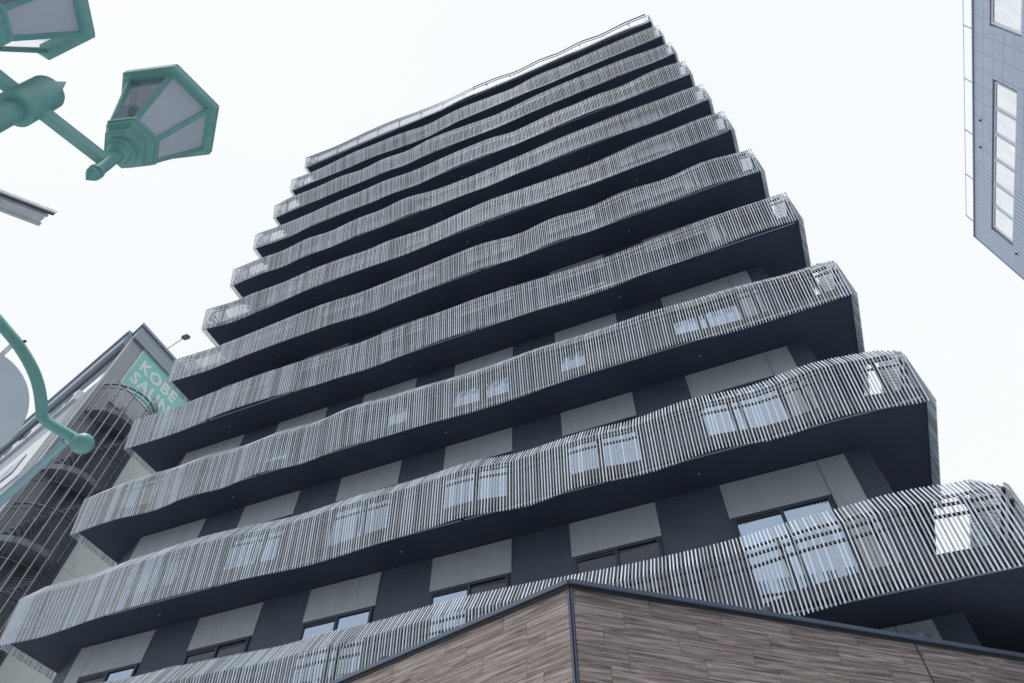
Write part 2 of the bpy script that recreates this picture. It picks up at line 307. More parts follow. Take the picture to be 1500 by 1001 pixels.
PX = [(1.49, 3.66), (4.90, 6.59), (7.81, 9.51), (10.71, 12.44), (13.65, 15.35), (16.57, 18.77)]
WX = [(1.96, 3.62), (4.93, 6.55), (7.84, 9.47), (10.75, 12.39), (13.69, 15.31), (16.61, 18.25)]
PY = 0.937
def wall_panel(i, z0, z1):
    m = MB(); a, b = PX[i]; wa, wb = WX[i]; zp = z1 + .02
    if i in (1, 2, 3, 4): m.box(a, b, PY, .957, zp, z0)
    elif i == 0:
        m.prism([(a, PY), (wa - .045, PY), (wa - .045, .957), (a, .957)], zp - 2.15, z0); m.box(wa - .033, b, PY, .957, zp, z0)
    else:
        m.prism([(wb + .045, PY), (b, PY), (b, .957), (wb + .045, .957)], zp - 2.15, z0); m.box(a, wb + .033, PY, .957, zp, z0)
    return m.build('wall_panel', 'panel', tower)
def window(i, z0, z1, rnd):
    """sliding window: outer frame, centre stile; two panes"""
    a, b = WX[i]; m = MB(); y0, y1 = .915, .958
    m.box(a, b, y0, y1, z1 - .055, z1); m.box(a, b, y0 - .02, y1, z0, z0 + .07)
    m.box(a, a + .055, y0, y1, z0 + .07, z1 - .055); m.box(b - .055, b, y0, y1, z0 + .07, z1 - .055)
    c_ = (a + b) / 2
    m.box(c_ - .03, c_ + .03, y0 + .004, y1, z0 + .07, z1 - .055)
    m.box(a + .055, c_ - .03, .925, y1, z1 - .115, z1 - .058, 1)
    wd = m.build('window', ['frame', 'rail'], tower)
    for (p, q, yy, zt) in ((a + .055, c_ - .03, .938, z1 - .118), (c_ + .03, b - .055, .946, z1 - .058)):
        g_ = MB(); zz = z0 + .07
        g_.add([(p, yy, zz), (q, yy, zz), (q, yy + .006, zt), (p, yy + .006, zt)], [(0, 1, 2, 3)])
        bk = [(v[0], v[1] + .01, v[2]) for v in g_.v[:4]]; g_.add(bk, [(3, 2, 1, 0)])
        pn = g_.build('pane', 'glass_dim' if (rnd == 2 or rnd and p < c_ - .1) else 'glass', wd)
    return wd
wr = random.Random(4)
protoP = [wall_panel(i, (3) * FH + .13 - GZ, (3) * FH - .65 - GZ) for i in range(6)]
protoW = [window(i, 2 * FH + .43 - GZ, 3 * FH - .655 - GZ, (1, 2, 0, 1, 0, 0)[i]) for i in range(6)]
for r_ in range(3, 13):
    for i in range(6):
        copy_part(protoP[i], tower, (0, 0, (r_ - 2) * FH)); wc = copy_part(protoW[i], tower, (0, 0, (r_ - 2) * FH))
        for j, pn in enumerate([c_ for c_ in wc.children]):
            pn.material_slots[0].link = 'OBJECT'
            dim = (i, j) in ((0, 0), (1, 0), (1, 1), (3, 1), (4, 0), (4, 1)) if r_ == 3 else r_ > 4 and wr.random() < .25
            pn.material_slots[0].material = M['glass_dim' if dim else 'glass']

def balcony(k):
    z = k * FH - GZ
    xs = [0.02 + (XR - .02) * i / 120 for i in range(121)]
    front = [(x, foot(k, x) + .075) for x in xs]
    poly = front + [(XR, 6.0), (19.1, 6.0), (19.1, 1.0), (1.46, 1.0), (0.02, 1.68)]
    s = MB(); s.prism(poly, z + .16, z + .38)
    slab = s.build('balcony', 'soffit', tower)
    f_ = MB()      # upstand plate along the slab edge
    for i in range(120):
        a, b = front[i], front[i + 1]
        f_.hexa([(a[0], a[1] - .012, z + .165), (b[0], b[1] - .012, z + .165), (b[0], b[1] - .002, z + .165), (a[0], a[1] - .002, z + .165),
                 (a[0], a[1] - .012, z + .40), (b[0], b[1] - .012, z + .40), (b[0], b[1] - .002, z + .40), (a[0], a[1] - .002, z + .40)])
    f_.box(XR + .002, XR + .014, front[-1][1], 6.0, z + .165, z + .40); f_.box(0.006, 0.018, front[0][1], 1.66, z + .165, z + .40)
    f_.build('fascia', 'fascia', slab)
    d_ = MB(); x = .1
    while x < 20:
        d_.box(x, min(x + 2.85, 20.1), .045, .07, z + .12, z + .14); x += 2.93
    d_.build('drip_edge', 'drip', slab)
    # slats
    sc_ = MB(); rr = random.Random(k * 13 + 5); n_ = 336; mi = 0
    for i in range(n_):
        u = i / (n_ - 1); xf = lerp(-.04, 20.16, u); xb = lerp(-.20, 20.25, u)
        if rr.random() < (.55 if mi == 0 else .72): mi = 1 - mi
        jit = rr.uniform(-.004, .004)
        yf, yb = foot(k, xf), bend(k, max(xb, 0))
        if k == 13: mi = 2  # roof level slats painted darker so they show against the bright sky
        if k == 13 and xf > 10.5: continue
        g_ = max(.12, min(1, (20.30 - xb) / .27, (xb + .23) / .27)); slat(sc_, (xf, yf, z), (xb + jit, yb, z + 1.2), (xb + jit, yb + .27 * g_, z + 1.2 + .46 * g_), (0, 1, 0), (1, 0, 0), .0205, .0255, mi)
    mi = 0; y0l, y1l = foot(k, 0) + .04, 1.62; n2 = 27
    for i in range(n2):
        y = lerp(y0l, y1l, i / n2) + .03
        if rr.random() < (.55 if mi == 0 else .72): mi = 1 - mi
        g_ = max(.12, min(1, (y - bend(k, 0)) / .27)); slat(sc_, (-.055, y, z), (-.21, y, z + 1.2), (-.21 + .27 * g_, y, z + 1.2 + .46 * g_), (1, 0, 0), (0, 1, 0), .0205, .0255, mi)
    ss_ = MB(); y0r = foot(k, 20.1) + .05; n3 = 50
    for i in range(n3):
        y = lerp(y0r, 3.05, i / n3)
        if rr.random() < (.55 if mi == 0 else .72): mi = 1 - mi
        if k == 13 and i % 2: continue
        g_ = max(.12, min(1, (y - bend(k, 20.2)) / .27)); slat(ss_, (20.27, y, z), (20.30, y, z + 1.2), (20.30 - .27 * g_, y, z + 1.2 + .46 * g_), (-1, 0, 0), (0, 1, 0), .0205, .0255, mi)
    sc_.build('slat_screen', ['slat_light', 'slat_taupe', 'midgrey'], slab); ss_.build('side_slat_screen', ['slat_light', 'slat_taupe'], slab)
    # rails behind the slats
    hr = MB(); X = [lerp(.1, 20.1, i / 90) for i in range(91)]
    if k < 13:
        sweep(hr, [(x, lerp(foot(k, x), bend(k, x), .80) + .056, z + .95) for x in X], (0, 1, 0), .042, .03)
        sweep(hr, [(x, bend(k, x) + .075, z + 1.15) for x in X], (0, 1, 0), .04, .035)
        sweep(hr, [(x, bend(k, x) + .215, z + 1.38) for x in X], (0, 1, 0), .035, .035)
    else:
        sweep(hr, [(x, bend(k, x) + .02, z + 1.17) for x in X], (0, 1, 0), .06, .06, 2)
        sweep(hr, [(x, bend(k, x) + .10, z + 1.02) for x in X], (0, 1, 0), .035, .035, 2)
    for zz in (.95, 1.15):
        hr.box(20.20, 20.235, y0r, 3.05, z + zz, z + zz + .042); hr.box(-.10, -.07, y0l, 1.6, z + zz, z + zz + .042)
    hr.build('guard_rail', ['rail', 'drip', 'midgrey'], slab)
    # posts
    sp = 1.28 if k < 13 else 1.33
    x = .55
    while x < 20.1:
        p_ = MB(); slat(p_, (x, foot(k, x) + .10, z + .39), (x, bend(k, x) + .115, z + 1.19), (x, bend(k, x) + .115 + .13, z + 1.42), (0, 1, 0), (1, 0, 0), .07 if k < 13 else .045, .05, 0)
        p_.build('railing_post', 'rail' if k < 13 else 'midgrey', slab); x += sp
    for j in range(3):
        dl = MB(); dl.lathe((3.4 + 6.1 * j + (k % 3) * .7, .52, 0), [(.022, z + .148), (.022, z + .158)], 10)
        dl.build('soffit_vent', 'drip', slab)
for k in range(3, 14): balcony(k)
t_ = MB(); t_.box(3.0, 17.0, 4, 12, z13 + .3, z13 + 1.6); t_.build('roof_plant_room', 'wall', tower)

# ------------------------------------------------------------------ wood clad annex in the foreground
A0 = Vector((14.7832, -3.0)); dL = Vector((-0.96527, 0.26126)); dR = Vector((0.79398, 0.60794)); zt = 8.69 - GZ
annex = thing('timber_clad_annex', (14.78, -1, 0), 'low annex clad in brown grey wood grain planks, at the foot of the tower', 'building')
nL = Vector((-dL.y, dL.x)); nL = nL if nL.y > 0 else -nL
nR = Vector((-dR.y, dR.x)); nR = nR if nR.y > 0 else -nR
LL, LR = 14.9, 13.0
bis = (Vector((0, 1)))
def face(d_, n__, ln, name, s0):
    a = A0 + d_ * s0; b = A0 + d_ * ln; th = .18
    m = MB(); m.hexa([(a.x, a.y, .13), (b.x, b.y, .13), (b.x + n__.x * th, b.y + n__.y * th, .13), (a.x + n__.x * th, a.y + n__.y * th, .13),
                      (a.x, a.y, zt), (b.x, b.y, zt), (b.x + n__.x * th, b.y + n__.y * th, zt), (a.x + n__.x * th, a.y + n__.y * th, zt)])
    return m.build(name, 'wood', annex, uv=lambda v: ((Vector((v.x, v.y)) - A0).dot(d_) + 40, v.z))
face(dL, nL, LL, 'plank_wall', .035); face(dR, nR, LR, 'plank_wall', .035)
# corner trim and coping
m = MB()
for d_, n__ in ((dL, nL), (dR, nR)):
    m.obox((A0.x + d_.x * .002, A0.y + d_.y * .002, .13), (*(d_ * .030), 0), (*(n__ * .1), 0), (0, 0, zt - .13))
for d_, n__ in ((dL, nL), (dR, nR)):
    a = A0 + d_ * .004 - n__ * .012; m.obox((a.x, a.y, .13), (*(d_ * .018), 0), (*(n__ * .010), 0), (0, 0, zt - .13), 1)
m.build('corner_trim', ['rail', 'coping'], annex)
def coping(d_, n__, ln):
    m = MB(); a = A0 - n__ * .045
    m.obox((a.x, a.y, zt + .003), (*(d_ * ln), 0), (*(n__ * .27), 0), (0, 0, .05))
    a = A0 - n__ * .018; m.obox((a.x, a.y, zt - .035), (*(d_ * ln), 0), (*(n__ * .016), 0), (0, 0, .036), 1)  # black strip that paints the shadow line below the coping
    return m.build('coping', ['coping', 'rail'], annex)
coping(dL, nL, LL); coping(dR, nR, LR)
jt = MB(); a = A0 + dR * 4.30 - nR * .003; jt.obox((a.x, a.y, .13), (*(dR * .02), 0), (*(nR * .002), 0), (0, 0, zt - .17)); jt.build('expansion_joint', 'rail', annex)
m = MB(); e1 = A0 + dL * LL; e2 = A0 + dR * LR; i0 = A0 + Vector((0, .24))
m.prism([(i0.x, i0.y), (e2.x - .2, e2.y + .1), (e2.x - .2, 9), (19.6, 9), (19.6, .9), (e1.x + .3, .9)], zt - .5, zt - .35); m.build('flat_roof', 'roof', annex)

def vent(x, y, label):
    t = thing('roof_vent', (x, y, zt - .35), label, 'vent', 'round vents along the annex parapet')
    b_ = MB(); b_.lathe((x, y), [(.055, zt - .35), (.055, zt + .16)], 18); b_.build('pipe', 'steel', t, smooth=True)
    b_ = MB(); b_.lathe((x, y), [(.07, zt + .16), (.085, zt + .17), (.085, zt + .23), (.05, zt + .265), (.001, zt + .27)], 18); b_.build('cap', 'steel', t, smooth=True)
vent(11.9, -2.0, 'round capped vent behind the left sloping edge of the wood clad annex')
vent(16.69, -1.28, 'round capped vent right of the wood clad corner, in front of the slats')
vent(18.40, .04, 'round capped vent behind the right edge of the wood annex, under the dark soffit')
# ------------------------------------------------------------------ building at the left with a stair cage
X1 = -14.056; P0 = Vector((X1, 4.365)); dF = Vector((-.9630, .2695)); nF = Vector((.2695, .9630))
def zz(z): return z - GZ
sb = thing('beige_building', (X1 - 8, 10, 0), 'beige and grey building at the left edge with an overhanging roof beam', 'building')
def fp(s, q, z):    # street front: s metres along the face, q inward
    p = P0 + dF * s + nF * q; return (p.x, p.y, z - GZ)
def fbox(mb, s0, s1, q0, q1, z0, z1, mi=0):
    mb.hexa([fp(s1, q0, z0), fp(s0, q0, z0), fp(s0, q1, z0), fp(s1, q1, z0), fp(s1, q0, z1), fp(s0, q0, z1), fp(s0, q1, z1), fp(s1, q1, z1)], mi)
m = MB(); m.prism([(X1, 5.09), (X1, 27.391), (X1 - 22, 27.391), (X1 - 22, 11.731)], 0, zz(33.433)); m.build('wall', 'beige', sb)
m = MB(); m.prism([(X1 + .012, 4.38), (X1 + .012, 8.831), (X1 - .7, 8.831), (X1 - .7, 4.583)], zz(32.853), zz(37.276)); m.prism([(X1 + .012, 4.38), (X1 + .012, 5.351), (X1 - .7, 5.351), (X1 - .7, 4.583)], 0, zz(32.853)); m.build('stucco_pier', 'stucco', sb)
m = MB(); m.prism([(X1 + .01, 8.831), (X1 + .01, 23.041), (X1 - .7, 23.041), (X1 - .7, 8.831)], zz(33.433), zz(37.276)); m.build('upper_wall', 'stucco', sb)
m = MB()
m.prism([(X1 + .22, 4.293), (X1 + .22, 23.041), (X1 - .8, 23.041), (X1 - .8, 4.626)], zz(37.29), zz(38.363)); m.prism([(X1 + .34, 4.148), (X1 + .34, 23.041), (X1 - .8, 23.041), (X1 - .8, 4.51)], zz(38.371), zz(38.552))
m.build('eave_band', 'eave', sb)
m = MB(); fbox(m, 0.841, 24.65, -.22, .45, 37.348, 38.334); fbox(m, 0.841, 24.65, -.34, .5, 38.342, 38.552); fbox(m, 0.841, 24.65, .05, .16, 37.131, 37.341, 1); m.build('roof_beam', ['eave', 'steel'], sb)
m = MB(); fbox(m, 0.725, 2.349, .0, .3, 2.73, 33.723); m.build('ribbed_wall', 'rib', sb)
m = MB(); fbox(m, 2.349, 7.54, -.05, .3, 27.633, 31.403); fbox(m, 2.349, 23.2, -.05, .3, 19.658, 23.283); fbox(m, 7.54, 23.2, -.05, .3, 27.633, 31.403); m.build('white_band', 'palewall', sb)
m = MB(); fbox(m, 2.349, 23.2, .02, .3, 31.403, 33.723); fbox(m, 2.349, 23.2, .02, .3, 23.283, 27.633); fbox(m, 2.349, 23.2, .02, .3, 2.73, 19.658); m.build('grey_band', 'eave', sb)
m = MB(); fbox(m, 2.9, 23.2, -.16, .46, 33.723, 33.897); m.build('parapet_cap', 'zinc', sb)
for s_ in (4.205, 8.12, 12.035, 15.95):
    m = MB(); fbox(m, s_, s_ + 2.755, -.085, -.051, 28.793, 30.098); f0 = m.build('window', 'frame', sb)
    m = MB(); fbox(m, s_ + .09, s_ + 1.334, -.097, -.087, 28.895, 29.997); m.build('pane', 'glass_dim', f0)
    m = MB(); fbox(m, s_ + 1.421, s_ + 2.668, -.097, -.087, 28.895, 29.997); m.build('pane', 'glass', f0)
for s_ in (5.8, 10.875, 15.95):
    m = MB(); fbox(m, s_, s_ + .09, -.05, .018, 23.283, 27.633); m.build('downpipe', 'steel', sb)
for s_ in (6.2, 13.0, 20.0):
    m = MB(); fbox(m, s_, s_ + .12, .08, .2, 33.9, 37.3); m.build('beam_post', 'steel', sb)
for i, (s_, wdt) in enumerate(((3.553, 1.0), (8.12, 1.5), (10.585, 1.2))):
    names = ('small cooling unit on the parapet, nearest the corner of the beige building', 'pale cooling unit in the middle of the parapet row on the beige building', 'pale cooling unit farthest left on the parapet of the beige building')
    t = thing('cooling_unit', fp(s_, 0, 33.897), names[i], 'cooling unit', 'cooling units on the parapet')
    m = MB(); fbox(m, s_, s_ + wdt, -.14, .4, 33.905, 35.028); m.build('casing', 'palewall', t, bevel=.02)
    m = MB(); c_ = Vector(fp(s_ + wdt / 2, -.15, 34.448)); m.tube([c_, c_ + Vector((-nF.x, -nF.y, 0)) * .04], .34, 18); m.build('fan_grille', 'steel', t)
m = MB()
for j in range(10): m.box(X1 + .015, X1 + .09, 5.438, 7.99, zz(32.737 + j * 0.138), zz(32.795 + j * 0.138))
m.build('louvre_vent', 'palewall', sb)
m = MB(); m.box(X1 + .003, X1 + .018, 5.351, 7.932, zz(9.653), zz(32.708)); m.build('stair_shade_panel', 'concrete', sb)  # flat sheet on the wall, its duller colour paints in the dim stair interior

# sign
sg = thing('wall_sign', (X1 + .03, 5.351, zz(34.245)), 'large square teal sign with bold white letters high on the side wall, below the eave', 'sign')
m = MB(); m.box(X1 + .02, X1 + .08, 5.351, 9.484, zz(34.245), zz(37.232)); m.build('board', 'teal', sg)
m = MB(); a, b = 5.293, 9.542
m.box(X1 + .02, X1 + .095, a, b, zz(37.235), zz(37.276)); m.box(X1 + .02, X1 + .095, a, b, zz(34.187), zz(34.242)); m.box(X1 + .02, X1 + .095, a, 5.348, zz(34.245), zz(37.232)); m.box(X1 + .02, X1 + .095, 9.487, b, zz(34.245), zz(37.232))
m.build('border', 'white', sg)
def letters(body, y, z, size, name):
    cu = bpy.data.curves.new(name, 'FONT'); cu.body = body; cu.size = size; cu.extrude = .002; cu.offset = 0.038; cu.space_character = 1.16; cu.resolution_u = 4
    to = bpy.data.objects.new('tmp', cu); COL.objects.link(to); bpy.context.view_layer.update()
    me = bpy.data.meshes.new_from_object(to.evaluated_get(bpy.context.evaluated_depsgraph_get())); bpy.data.objects.remove(to)
    me.materials.clear(); me.materials.append(M['white'])
    off = Vector(sg['_o'])
    for v in me.vertices: x_, y_, z_ = v.co; v.co = Vector((X1 + .084 + z_, y + x_, z + y_)) - off
    o = bpy.data.objects.new(name, me); COL.objects.link(o); o.parent = sg; return o
letters('KOBE', 5.67, zz(35.942), 1.13, 'lettering')
letters('SAUNA', 5.612, zz(34.825), 1.13, 'lettering')

# floodlight on the roof edge
fl = thing('sign_floodlight', (X1 + .1, 6.41, zz(38.552)), 'small floodlight on a thin raking arm above the teal sign', 'floodlight')
m = MB(); m.tube([(X1 + .1, 6.41, zz(38.508)), (X1 + .1, 6.54, zz(39.016)), (X1 + .06, 7.019, zz(40.683))], .028, 8); m.build('arm', 'steel', fl)
m = MB(); m.obox((X1 - .1, 6.946, zz(40.625)), (.44, 0, 0), (0, .33, .14), (0, -.07, .22)); m.build('lamp_head', 'steel', fl, bevel=.02)

# spiral stair in its cage
CY, CR = 6.294, 1.74
stc = thing('caged_stair', (X1, CY, 0), 'semicircular exterior stair behind a tall cage of curved tubes, against the beige wall', 'stair')
ZT = 33.071; ZLOW = 11.103
def cp(a, r, z): return (X1 + r * math.cos(a), CY + r * math.sin(a), z - GZ)
m = MB()
for i in range(12):
    a = lerp(.22, 1.50, i / 11); m.tube([cp(a, CR + .02, ZLOW), cp(a, CR + .02, ZT), cp(a, CR - .03, ZT + .6)], .034, 6)
for a in (-1.5, -1.28, -.82, -.36): m.tube([cp(a, CR - .03, ZLOW), cp(a, CR - .03, ZT)], .022, 6)
m.build('cage_bars', 'steel', stc)
m = MB()
for i in range(7):
    a = lerp(-1.42, .12, i / 6); m.tube([cp(a, CR + .08, ZLOW), cp(a, CR + .08, ZT - .3), cp(a, CR + .02, ZT + .5)], .029, 6)
m.build('outer_tubes', 'tan', stc)
def arc(r, z, a0=-1.52, a1=1.52, n=24): return [cp(lerp(a0, a1, i / n), r, z) for i in range(n + 1)]
lv = [10.378, 14.583, 18.788, 22.993, 27.198, 31.403]
for l in lv:
    for dz, rr_ in ((1.667, .045), (1.377, .02), (3.045, .024)):
        if l + dz < ZT + .3: m = MB(); m.tube(arc(CR, l + dz), rr_, 6); m.build('ring_rail', 'steel', stc)
m = MB()
for l in lv[:-1]:
    q = l + 0.652
    while q < l + 3.625:
        m.tube(arc(CR - .05, q, .15, 1.45, 10), .026, 4); q += 0.392
for i in range(9):
    a = lerp(.15, 1.45, i / 8); m.tube([cp(a, CR - .08, ZLOW), cp(a, CR - .08, lv[-1] - .3)], .018, 4)
m.build('mesh_guard', 'steel', stc)
for l in lv:
    m = MB(); m.prism([cp(lerp(-math.pi / 2, math.pi / 2, i / 24), CR - .1, 0)[:2] for i in range(25)], zz(l - .32), zz(l)); m.build('landing', 'concrete', stc)
m = MB(); m.tube([cp(0, .26, 10.378), cp(0, .26, 32.853)], .13, 12); m.build('newel_post', 'concrete', stc)
for l in lv[:-1]:
    m = MB()
    for i in range(20):
        a = lerp(-1.45, 1.2, i / 20); z = lerp(l, l + 4.205, i / 20); b = a + .15
        m.hexa([cp(a, .3, z), cp(a, CR - .2, z), cp(b, CR - .2, z), cp(b, .3, z), cp(a, .3, z + .06), cp(a, CR - .2, z + .06), cp(b, CR - .2, z + .06), cp(b, .3, z + .06)])
    m.build('flight', 'concrete', stc)

# ------------------------------------------------------------------ blue grey building at the right edge
X2 = 34.736
rb = thing('tiled_building', (X2 + 8, 4, 0), 'blue grey tiled building at the right edge with a strip of pale windows', 'building')
def rbox(mb, x0, x1, y0, y1, z0, z1, mi=0): mb.box(X2 + x0, X2 + x1, y0, y1, zz(z0), zz(z1), mi)
m = MB()
rbox(m, 0, 0.6, -20, 8.351, 2.73, 36.499)
rbox(m, 0, 0.6, 5.831, 8.351, 36.499, 40.423)
rbox(m, 0, 0.6, -20, 5.831, 39.019, 40.423)
rbox(m, 0, 0.6, 8.351, 13.643, 2.73, 36.643)
rbox(m, 0, 0.6, 8.351, 13.643, 38.731, 40.423)
m.build('tiled_wall', 'tile', rb)
m = MB()
rbox(m, 0.002, 0.6, 13.643, 18.647, 2.73, 36.643)
rbox(m, 0.002, 0.6, 13.643, 18.647, 38.731, 40.423)
rbox(m, 0.002, 0.6, 17.171, 18.647, 36.643, 38.731)
m.build('ribbed_wall', 'ribtile', rb)
m = MB()
rbox(m, 0.6, 16, -20, 18.611, 2.73, 40.279)
m.build('core', 'tile', rb)
m = MB()
rbox(m, -0.05, 0.62, -20, 18.701, 40.427, 40.513)
rbox(m, -0.02, 0.5, 18.651, 18.737, 2.73, 40.423)
m.build('edge_trim', 'eave', rb)
for a, b in [(8.477, 9.881), (9.881, 11.267), (11.267, 12.707), (12.707, 14.201), (14.201, 15.587), (15.587, 17.045)]:
    m = MB(); z0, z1 = 36.751, 38.623
    rbox(m, .05, .16, a + .03, b - .03, z0, z0 + .08); rbox(m, .05, .16, a + .03, b - .03, z1 - .08, z1)
    rbox(m, .05, .16, a + .03, a + .10, z0 + .08, z1 - .08); rbox(m, .05, .16, b - .10, b - .03, z0 + .08, z1 - .08)
    fr = m.build('window', 'zinc', rb)
    m = MB(); rbox(m, .09, .11, a + .10, b - .10, z0 + .08, z1 - .08); m.build('pane', 'bright_glass', fr)
m = MB()
rbox(m, 0.2, 0.6, 8.351, 17.171, 36.643, 38.731)
m.build('window_reveal', 'ribtile', rb)
m = MB(); a, b, z0, z1 = 1.691, 5.741, 36.571, 38.983
rbox(m, .05, .16, a, b, z0, z0 + .12); rbox(m, .05, .16, a, b, z1 - .12, z1); rbox(m, .05, .16, a, a + .12, z0 + .12, z1 - .12); rbox(m, .05, .16, b - .12, b, z0 + .12, z1 - .12)
fr = m.build('window', 'zinc', rb)
m = MB(); rbox(m, .09, .11, a + .12, b - .12, z0 + .12, z1 - .12); m.build('pane', 'bright_glass', fr)
m = MB()
rbox(m, 0.2, 0.6, -20, 5.831, 36.499, 39.019)
m.build('window_reveal', 'ribtile', rb)
for y, z in [(12.509, 39.775), (10.943, 39.775), (17.423, 36.283)]:
    m = MB(); m.tube([(X2 - .08, y, zz(z)), (X2, y, zz(z))], .055, 10); m.build('wall_vent', 'rail', rb)
XP = X2 + .52; m = MB(); m.tube([(XP, -18, zz(42.439)), (XP, 18.521, zz(42.439)), (XP + 5, 18.521, zz(42.439))], .022, 6); m.build('roof_rail', 'zinc', rb)
for y in [-1.729, 1.151, 3.941, 6.767, 9.647, 12.689, 15.551, 18.467]:
    m = MB(); m.tube([(XP, y, zz(40.279)), (XP, y, zz(42.439))], .035, 6); m.build('rail_post', 'midgrey', rb)
m = MB(); rbox(m, .6, 1.8, 4.571, 6.371, 40.513, 41.719); m.build('roof_box', 'eave', rb)

# ------------------------------------------------------------------ twin lantern street lamp
LP = Vector((14.188, -9.268)); L1 = Vector((14.321, -8.8842)); L2 = Vector((14.0568, -9.6522))
lamp = thing('street_lamp', (LP.x, LP.y, .13), 'green street lamp with two hexagonal lanterns on a crossbar, top left', 'street lamp')
m = MB(); m.lathe((LP.x, LP.y), [(.14, .13), (.14, .35), (.10, .42), (.085, .9), (.058, 1.0), (.052, zz(7.50))], 24); m.build('pole', 'lampgreen', lamp, smooth=True)
m = MB(); m.lathe((LP.x, LP.y), [(.052, zz(7.49)), (.083, zz(7.492)), (.083, zz(7.500)), (.083, zz(7.76)), (.078, zz(7.775)), (.03, zz(7.785))], 28); m.build('collar', 'lampgreen', lamp, smooth=True)
m = MB(); m.lathe((LP.x, LP.y), [(.05, zz(7.786)), (.05, zz(7.80)), (.022, zz(7.815)), (.034, zz(7.83)), (.002, zz(7.94))], 20); m.build('finial', 'lampgreen', lamp, smooth=True)
ad = (L2 - L1).normalized(); an = Vector((-ad.y, ad.x))
m = MB(); a = L1 + ad * .02 - an * .024
m.obox((a.x, a.y, zz(7.575)), (*(ad * ((L2 - L1).length - .04)), 0), (*(an * .048), 0), (0, 0, .065)); m.build('crossbar', 'lampgreen', lamp, bevel=.004)
def lantern(c, yaw):
    ZB, ZR = zz(7.901), zz(8.343)
    def h(r, z, i): a = yaw + math.pi / 3 * i; return Vector((c.x + r * math.cos(a), c.y + r * math.sin(a), z))
    def ring(mb, rz, mi=0):
        o = len(mb.v)
        for r, z in rz: mb.v += [h(r, z, i) for i in range(6)]
        for j in range(len(rz) - 1):
            for i in range(6): mb.f.append([o + j * 6 + i, o + j * 6 + (i + 1) % 6, o + (j + 1) * 6 + (i + 1) % 6, o + (j + 1) * 6 + i]); mb.m.append(mi)
    m = MB()
    m.lathe(c, [(.001, zz(7.392)), (.030, zz(7.45)), (.034, zz(7.462)), (.034, zz(7.470)), (.020, zz(7.474)), (.020, zz(7.484)), (.036, zz(7.488)), (.036, zz(7.502)), (.030, zz(7.506)),
                (.030, zz(7.71)), (.050, zz(7.715)), (.058, zz(7.73)), (.058, zz(7.745)), (.072, zz(7.75)), (.075, zz(7.765)), (.075, zz(7.775))], 24)
    fr = m.build('lantern_stem', 'lampgreen', lamp, smooth=True)
    m = MB(); ring(m, [(.0, zz(7.772)), (.105, zz(7.772)), (.112, zz(7.785)), (.112, zz(7.825)), (.132, zz(7.845)), (.140, zz(7.85)), (.140, zz(7.875)), (.150, zz(7.88)), (.150, ZB), (.06, ZB + .004)]); m.build('base_cup', 'lampgreen', fr)
    m = MB()
    RB, RT = .143, .262
    for i in range(6):       # corner bars
        b0, b1 = h(RB, ZB, i), h(RT, ZR, i); ax = (b1 - b0); rad = (h(1, 0, i) - h(0, 0, i)); rad.z = 0; tg = Vector((-rad.y, rad.x, 0))
        m.obox(b0 - tg * .013 - rad * .016, ax, tg * .026, rad * .018)
    m.build('frame', 'lampgreen', fr, bevel=.002)
    m = MB(); ring(m, [(.232, ZR - .012), (.285, ZR - .012), (.303, ZR), (.303, ZR + .05), (.285, ZR + .055), (.285, ZR + .07), (.232, ZR + .07), (.232, ZR - .012)]); m.build('rim', 'lampgreen', fr)
    m = MB(); ring(m, [(.23, ZR + .06), (.19, ZR + .15), (.08, ZR + .2), (.001, ZR + .202)]); m.build('added_reflector', 'white', fr)  # white lining added under the lantern roof to brighten the panes
    m = MB(); ring(m, [(.292, ZR + .072), (.20, ZR + .17), (.09, ZR + .22), (.05, ZR + .30), (0.001, ZR + .32)]); ring(m, [(.285, ZR + .071), (.19, ZR + .16), (.08, ZR + .21), (.001, ZR + .212)]); m.build('roof', 'lampgreen', fr)
    for i in range(6):
        m = MB(); q = [h(RB - .006, ZB + .004, i), h(RB - .006, ZB + .004, i + 1), h(RT - .012, ZR - .004, i + 1), h(RT - .012, ZR - .004, i)]
        cn = (q[0] + q[2]) / 2; nn = Vector((cn.x - c.x, cn.y - c.y, -.3)).normalized() * .004
        m.hexa([q[0] - nn, q[1] - nn, q[1], q[0], q[3] - nn, q[2] - nn, q[2], q[3]]); m.build('pane', 'clear' if i in (0, 4) else 'frost', fr)
    for i in range(6):
        pass
    m = MB(); m.lathe(c, [(.03, ZB), (.03, ZB + .06), (.05, ZB + .08), (.055, ZB + .2), (.035, ZB + .26), (.001, ZB + .28)], 16); m.build('bulb', 'white', fr, smooth=True)
lantern(L1, 4.4594); lantern(L2, 7.3408)

# ------------------------------------------------------------------ round sign on a curved green bracket
PS = Vector((12.30, -8.55))
sp_ = thing('round_road_sign', (PS.x, PS.y, .13), 'back of a round road sign on a curved green tube with a ball end', 'road sign')
def W3(p): return Vector((p[0], p[1], p[2] - GZ))
def smoothpath(P, n=6):
    P = [Vector(p) for p in P]; o = []
    for i in range(len(P) - 1):
        p0, p1, p2, p3 = P[max(i - 1, 0)], P[i], P[i + 1], P[min(i + 2, len(P) - 1)]
        for j in range(n):
            t = j / n; o.append(.5 * ((2 * p1) + (p2 - p0) * t + (2 * p0 - 5 * p1 + 4 * p2 - p3) * t * t + (-p0 + 3 * p1 - 3 * p2 + p3) * t ** 3))
    o.append(P[-1]); return o
pipe = [(PS.x, PS.y, 7.62), (12.75, -8.70, 7.74), (13.04, -8.75, 7.62), (13.202, -8.68, 7.515), (13.272, -8.539, 7.403), (13.337, -8.386, 7.319), (13.378, -8.288, 7.264), (13.407, -8.172, 7.193), (13.408, -8.068, 7.121), (13.380, -7.955, 7.035)]
